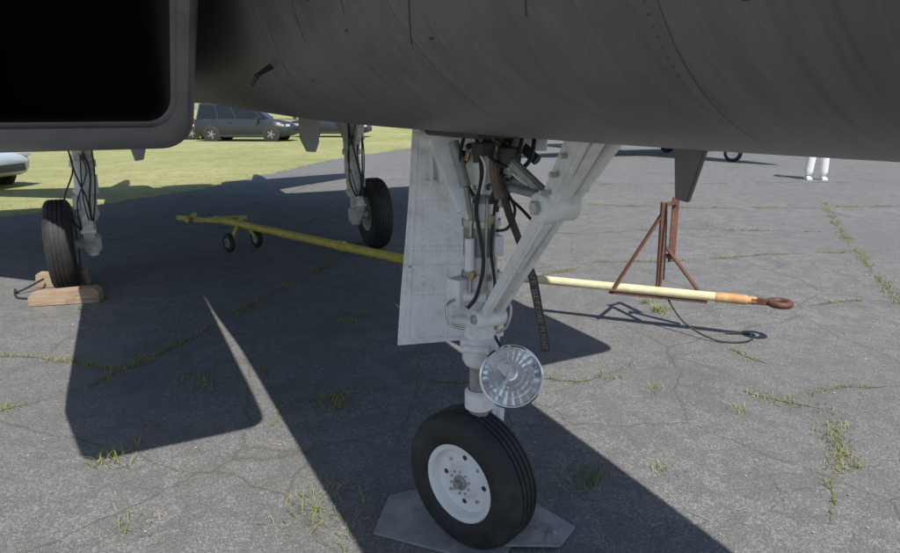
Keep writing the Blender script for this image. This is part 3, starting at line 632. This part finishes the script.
# ------------------------------------------------------------ cars
def car(name,loc,rz,L,Wd_,H,paint,suv=False):
    e=empty(name,loc,rz)
    h=L/2; w=Wd_/2; bl=.62*H if not suv else .60*H; gc=.2
    st=[(-h,.80*w,.42,bl*.82),(-h+.12,.94*w,.28,bl*.97),(-h+.6,w,gc,bl*1.0),(-h+1.4,w,gc,bl),(0,w,gc,bl),(h-1.45,w,gc,bl*.98),(h-.9,w*.99,gc,bl*.93),(h-.3,.95*w,gc+.03,bl*.82),(h-.08,.86*w,.3,bl*.70),(h,.76*w,.4,bl*.58)]
    rings=[]
    for x,ww,zb,zt in st:
        zm=zb+(zt-zb)*.62
        rings.append([(x,-ww*.86,zb),(x,-ww*.98,zb+.1),(x,-ww,zm),(x,-ww*.93,zt-.03),(x,-ww*.8,zt),(x,0,zt+.03),(x,ww*.8,zt),(x,ww*.93,zt-.03),(x,ww,zm),(x,ww*.98,zb+.1),(x,ww*.86,zb),(x,0,zb)])
    p=P(); p.loft(rings).obj('body',paint,e,50)
    if suv: gh=[(-h+.12,.78,0),(-h+.32,.74,1),(-h+.9,.73,1),(h-2.1,.72,1),(h-1.25,.8,0)]
    else: gh=[(-h+.55,.78,0),(-h+1.25,.68,1),(-h+1.9,.68,1),(h-2.0,.68,1),(h-1.2,.8,0)]
    def band(zlo,zhi,infl,nm,mat):
        p=P(); b=bl-.02; top=H
        bot=[(gh[0][0],.82*w),(gh[-1][0],.82*w)]; tp=[(gh[1][0],.68*w),(gh[3][0],.68*w)]
        def lvl(k,inf):
            xa=bot[0][0]+(tp[0][0]-bot[0][0])*k-inf; xb=bot[1][0]+(tp[1][0]-bot[1][0])*k+inf; ww=.84*w+(.68*w-.84*w)*k+inf; z=b+(top-b)*k
            return [(xa,-ww*.9,z),(xa+.08,-ww,z),(xb-.15,-ww,z),(xb,-ww*.85,z),(xb,ww*.85,z),(xb-.15,ww,z),(xa+.08,ww,z),(xa,ww*.9,z)]
        p.loft([lvl(zlo,infl),lvl(zhi,infl)]+([lvl(1.0,-.07)] if zhi>.94 else [])).obj(nm,mat,e,40)
    band(0,.92,0,'windows',M['glass']); band(.86,.96,.012,'roof',paint)
    p=P()
    b=bl-.02
    for xk in ([0.03,.33,.60,.97]):
        for s in (-1,1):
            xb=gh[0][0]+(gh[-1][0]-gh[0][0])*xk; xt=gh[1][0]+(gh[3][0]-gh[1][0])*xk
            p.beam((xb,s*(.84*w+.004),b),(xt,s*(.69*w+.008),H*.985),.07,.03,up=(0,1,0),bev=.005)
    p.obj('pillars',paint,e)
    p=P()
    for s in (-1,1): p.box((0,s*w*.98,gc+.08),(L*.6,.05,.12),bev=.02)
    p.box((h-.03,0,.42),(.1,Wd_*.62,.16),bev=.03); p.box((-h+.03,0,.4),(.1,Wd_*.7,.14),bev=.03)
    for xk in (-.08,.22): 
        for s in (-1,1): p.box((L*xk-.1,s*(w+.004),bl*.86),(.16,.02,.025),bev=.005)
    wr=.36 if suv else .32
    for x in (-h+.95,h-.92):
        for s in (-1,1): p.lathe((x,s*(w-.12),wr),(0,s,0),[(0,0),(0,wr+.07),(.125,wr+.07),(.13,wr+.05),(.13,0)],28)  # dark discs stand in for the shaded wheel arch openings
    p.obj('black_trim_and_arch_shade',M['dark'],e)
    p=P()
    for s in (-1,1): p.box((h-.14,s*w*.68,bl*.70),(.22,.36,.13),(0,0,-s*.35),.04)
    p.obj('headlamps',M['lamp'],e)
    p=P()
    for s in (-1,1): p.box((-h+.07,s*w*.78,bl*.82),(.12,.22,.2),(0,0,s*.3),.04)
    p.obj('tail_lamps',M['redl'],e)
    p=P()
    for s in (-1,1): p.box((h-1.5,s*(w+.1),bl*1.02),(.12,.2,.14),bev=.04)
    if suv:
        for s in (-1,1): p.tube([(-h+.6,s*.6*w,H+.04),(h-2.1,s*.6*w,H+.04)],.02,8,False)
    p.obj('mirrors_and_rails',paint,e)
    k=0
    for x in (-h+.95,h-.92):
        for s in (-1,1):
            k+=1; wheel('wheel_%d_'%k,(x,s*(w-.09),wr),(0,s,0),wr,.22,wr*.62,e,M['dark'],False,32)
            p=P()
            for q in range(5):
                a=q*2*math.pi/5; p.beam((x,s*(w+.006),wr),(x+math.cos(a)*wr*.6,s*(w+.003),wr+math.sin(a)*wr*.6),.05,.02,up=(0,1,0),bev=.004)
            p.obj('wheel_%d_spokes'%k,M['grey'],e)
car('suv',(-10.4,33.7,0),rad(-3),4.9,1.95,1.86,M['suvp'],True)
car('parked_car',(-6.9,38.3,0),rad(-6),4.5,1.8,1.5,M['suvp'])
car('parked_car',(-14.9,35.6,0),rad(-4),4.5,1.8,1.5,M['whitep'])
car('parked_car',(-19.8,34.5,0),rad(-2),4.5,1.8,1.46,M['redp'])
car('parked_car',(-11.3,13.4,0),rad(-8),4.6,1.8,1.6,M['silverp'])
# ------------------------------------------------------------ second aircraft, parked behind
e=empty('parked_jet_trainer',(8.75,20.1,0),rad(A))
p=P(); rs=[]
for Yk,r,zc in ((-2.6,.03,1.75),(-2.2,.25,1.75),(-1.4,.48,1.8),(0,.68,1.85),(2,.8,1.9),(5,.82,1.9),(7.5,.6,1.95),(9.5,.3,2.05),(10,.05,2.1)):
    rs.append([(r*math.cos(2*math.pi*k/32),Yk,zc+r*.95*math.sin(2*math.pi*k/32)) for k in range(32)])
p.loft(rs); 
p.prism([(-5.8,4.6),(-5.8,3.6),(-.6,2.2),(.6,2.2),(5.8,3.6),(5.8,4.6),(.6,5.0),(-.6,5.0)],.14,(0,0,1.45),bev=.02)
p.prism([(-2.1,9.6),(-2.1,8.9),(0,8.2),(2.1,8.9),(2.1,9.6)],.09,(0,0,2.3),bev=.01); p.prism([(7.6,2.2),(9.1,4.2),(9.9,4.2),(9.8,2.2)],.09,(0,0,0),((0,1,0),(0,0,1)),.01)
p.obj('airframe',M['jet2'],e)
p=P(); p.lathe((0,-1.2,2.3),(0,1,0),[(0,0),(.5,.28),(1.3,.4),(2.4,.35),(3.2,0)],24); p.obj('canopy',M['glass'],e)
wheel('nose_wheel_',(0,0,.27),(-1,-.5,0),.27,.18,.16,e,M['white2'],False,32)
p=P(); p.cyl((0.13,0,.27),(.13,0,1.3),.05); p.cyl((0,0,.27),(.13,0,.27),.04); p.beam((.13,0,.7),(.1,.6,1.4),.05,.04); p.obj('nose_strut',M['white'],e)
for i,s in enumerate((-1,1)):
    wheel('main_wheel_%d_'%(i+1),(s*1.5,4.2,.33),(s,0,0),.33,.2,.16,e,M['white2'],False,32); p=P(); p.cyl((s*1.35,4.2,.33),(s*1.3,4.2,1.45),.06); p.obj('main_strut_%d'%(i+1),M['white'],e)
# ------------------------------------------------------------ person standing on the apron
e=empty('person',(8.46,14.92,0),rad(-14))
def skin(name,pts,edges,rads,mat,root=0,sub=2):
    me=bpy.data.meshes.new(name); me.from_pydata(pts,edges,[]); o=bpy.data.objects.new(name,me); S.collection.objects.link(o); o.parent=e
    m=o.modifiers.new('skin','SKIN'); 
    for i,r in enumerate(rads): me.skin_vertices[0].data[i].radius=(r,r) if not isinstance(r,tuple) else r
    me.skin_vertices[0].data[root].use_root=True
    s=o.modifiers.new('sub','SUBSURF'); s.levels=sub; s.render_levels=sub; me.materials.append(mat); m.use_smooth_shade=True; return o
skin('trousers',[(0,0,1.0),(-.1,0,.9),(-.14,-.02,.5),(-.16,0,.1),(.1,0,.9),(.14,-.02,.5),(.16,0,.1),(0,0,1.08)],[(0,1),(1,2),(2,3),(0,4),(4,5),(5,6),(0,7)],[.14,.12,.10,.095,.12,.10,.095,.14],M['pants'])
skin('shirt_and_arms',[(0,0,1.05),(0,0,1.25),(0,0,1.42),(-.17,0,1.44),(-.26,.02,1.2),(-.24,-.12,1.02),(.17,0,1.44),(.26,.02,1.2),(.27,-.06,.95),(0,0,1.5)],[(0,1),(1,2),(2,3),(3,4),(4,5),(2,6),(6,7),(7,8),(2,9)],[(.16,.12),(.16,.12),(.15,.11),.075,.055,.04,.075,.055,.04,.065],M['shirt'])
skin('head_and_neck',[(0,0,1.48),(0,0,1.56),(0,-.01,1.64),(0,-.005,1.73)],[(0,1),(1,2),(2,3)],[.055,.055,(.075,.09),(.07,.085)],M['skin'])
p=P(); p.lathe((0,.012,1.69),(0,0,1),[(-.02,.094),(.03,.095),(.08,.075),(.11,.03),(.115,0)],20); p.obj('hair',M['hair'],e)
p=P(); p.lathe((0,-.105,1.655),(0,-.6,-.4),[(0,.018),(.02,.01),(.024,0)],10)
for s in (-1,1): p.lathe((s*.085,0,1.66),(s,0,0),[(0,.028),(.012,.026),(.014,0)],10)
p.obj('nose_and_ears',M['skin'],e)
p=P(); 
for s in (-1,1): p.lathe((s*.03,-.082,1.68),(0,-1,0),[(0,.01),(.006,.006),(.008,0)],8)
p.box((0,-.088,1.61),(.04,.008,.008),bev=.002); p.obj('eyes_and_mouth',M['dark'],e)
for s,hx_ in ((-1,(-.24,-.12,1.02)),(1,(.27,-.06,.95))):
    h0=Vector(hx_); pts=[h0,h0+Vector((0,-.01,-.08))]; ed=[(0,1)]; rr=[.024,.034]
    for k in range(4):
        b=len(pts); xo=(k-1.5)*.02; pts+=[h0+Vector((xo*.9,-.012,-.10)),h0+Vector((xo,-.02,-.14)),h0+Vector((xo,-.035,-.165+.006*abs(k-1)))]; ed+=[(1,b),(b,b+1),(b+1,b+2)]; rr+=[.011,.009,.008]
    b=len(pts); pts+=[h0+Vector((-s*.035,-.02,-.06)),h0+Vector((-s*.045,-.035,-.10))]; ed+=[(0,b),(b,b+1)]; rr+=[.012,.009]
    skin('hand_%s'%('r' if s<0 else 'l'),pts,ed,rr,M['skin'],0,1)
    p=P(); p.loft([[(s*.16+x*.055,y,z) for x,y,z in q] for q in ([(-1,-.19,0),(1,-.19,0),(1,.09,0),(-1,.09,0)],[(-1,-.2,.03),(1,-.2,.03),(1,.1,.03),(-1,.1,.03)],[(-.8,-.14,.07),(.8,-.14,.07),(.8,.09,.1),(-.8,.09,.1)])]); o=p.obj('shoe_%s'%('r' if s<0 else 'l'),M['white2'],e)
# ------------------------------------------------------------ distant trees
tr=P(); tk=P()
for i in range(34):
    x=-85+i*5.2+random.uniform(-1.5,1.5); y=random.uniform(90,104); H=random.uniform(7,13)
    tk.cyl((x,y,0),(x+.3,y,H*.6),.3,.12,seg=6)
    for b in range(3):
        a=random.uniform(0,6.28); tk.cyl((x+.1,y,H*.3+b*.8),(x+math.cos(a)*H*.22,y+math.sin(a)*H*.2,H*.55+b*.9),.11,.04,seg=5)
    cl=[(x+random.gauss(0,H*.17),y+random.gauss(0,H*.15),H*random.uniform(.12,.95),random.uniform(1.2,2.3)) for _ in range(15)]
    for cx,cy,cz,cr in cl:
        for _ in range(22):
            v=Vector((random.gauss(0,1),random.gauss(0,1),random.gauss(0,1))).normalized()*cr*random.uniform(.6,1.05); c=Vector((cx,cy,cz))+v*.9
            a,b,_d=frame(v+Vector((random.uniform(-.6,.6),random.uniform(-.6,.6),random.uniform(-.6,.6)))); s=random.uniform(.3,.6)
            tr.bm.faces.new([tr.bm.verts.new(c+q) for q in (a*s,b*s*.7,-a*s,-b*s*.7)])
e=empty('treeline',(0,0,0)); tr.obj('foliage',M['leafy'],e,0,recalc=False); tk.obj('trunks',M['bark'],e)
# ------------------------------------------------------------ light, sky, camera
sd=Vector((-.2,.62,-1)).normalized()
l=bpy.data.lights.new('sun','SUN'); l.energy=5.0; l.angle=rad(.5); l.color=(1,.955,.88); lo=bpy.data.objects.new('sun',l); S.collection.objects.link(lo); lo.rotation_euler=sd.to_track_quat('-Z','Y').to_euler()
w=bpy.data.worlds.new('World'); S.world=w; w.use_nodes=True; nt=w.node_tree; sk=nt.nodes.new('ShaderNodeTexSky'); sk.sky_type='NISHITA'; sk.sun_disc=False
sk.sun_elevation=rad(56.9); sk.sun_rotation=math.atan2(.2,-.62); bg=nt.nodes['Background']; nt.links.new(sk.outputs[0],bg.inputs[0]); bg.inputs[1].default_value=.12
cd=bpy.data.cameras.new('camera'); cd.sensor_width=36; cd.lens=640/900*36; cd.clip_end=2000; cd.clip_start=.02
co=bpy.data.objects.new('camera',cd); S.collection.objects.link(co); co.location=(0,0,1.6); co.rotation_euler=(rad(90-14.7),0,0); S.camera=co
S.view_settings.view_transform='Standard'; S.view_settings.look='None'; S.view_settings.exposure=0
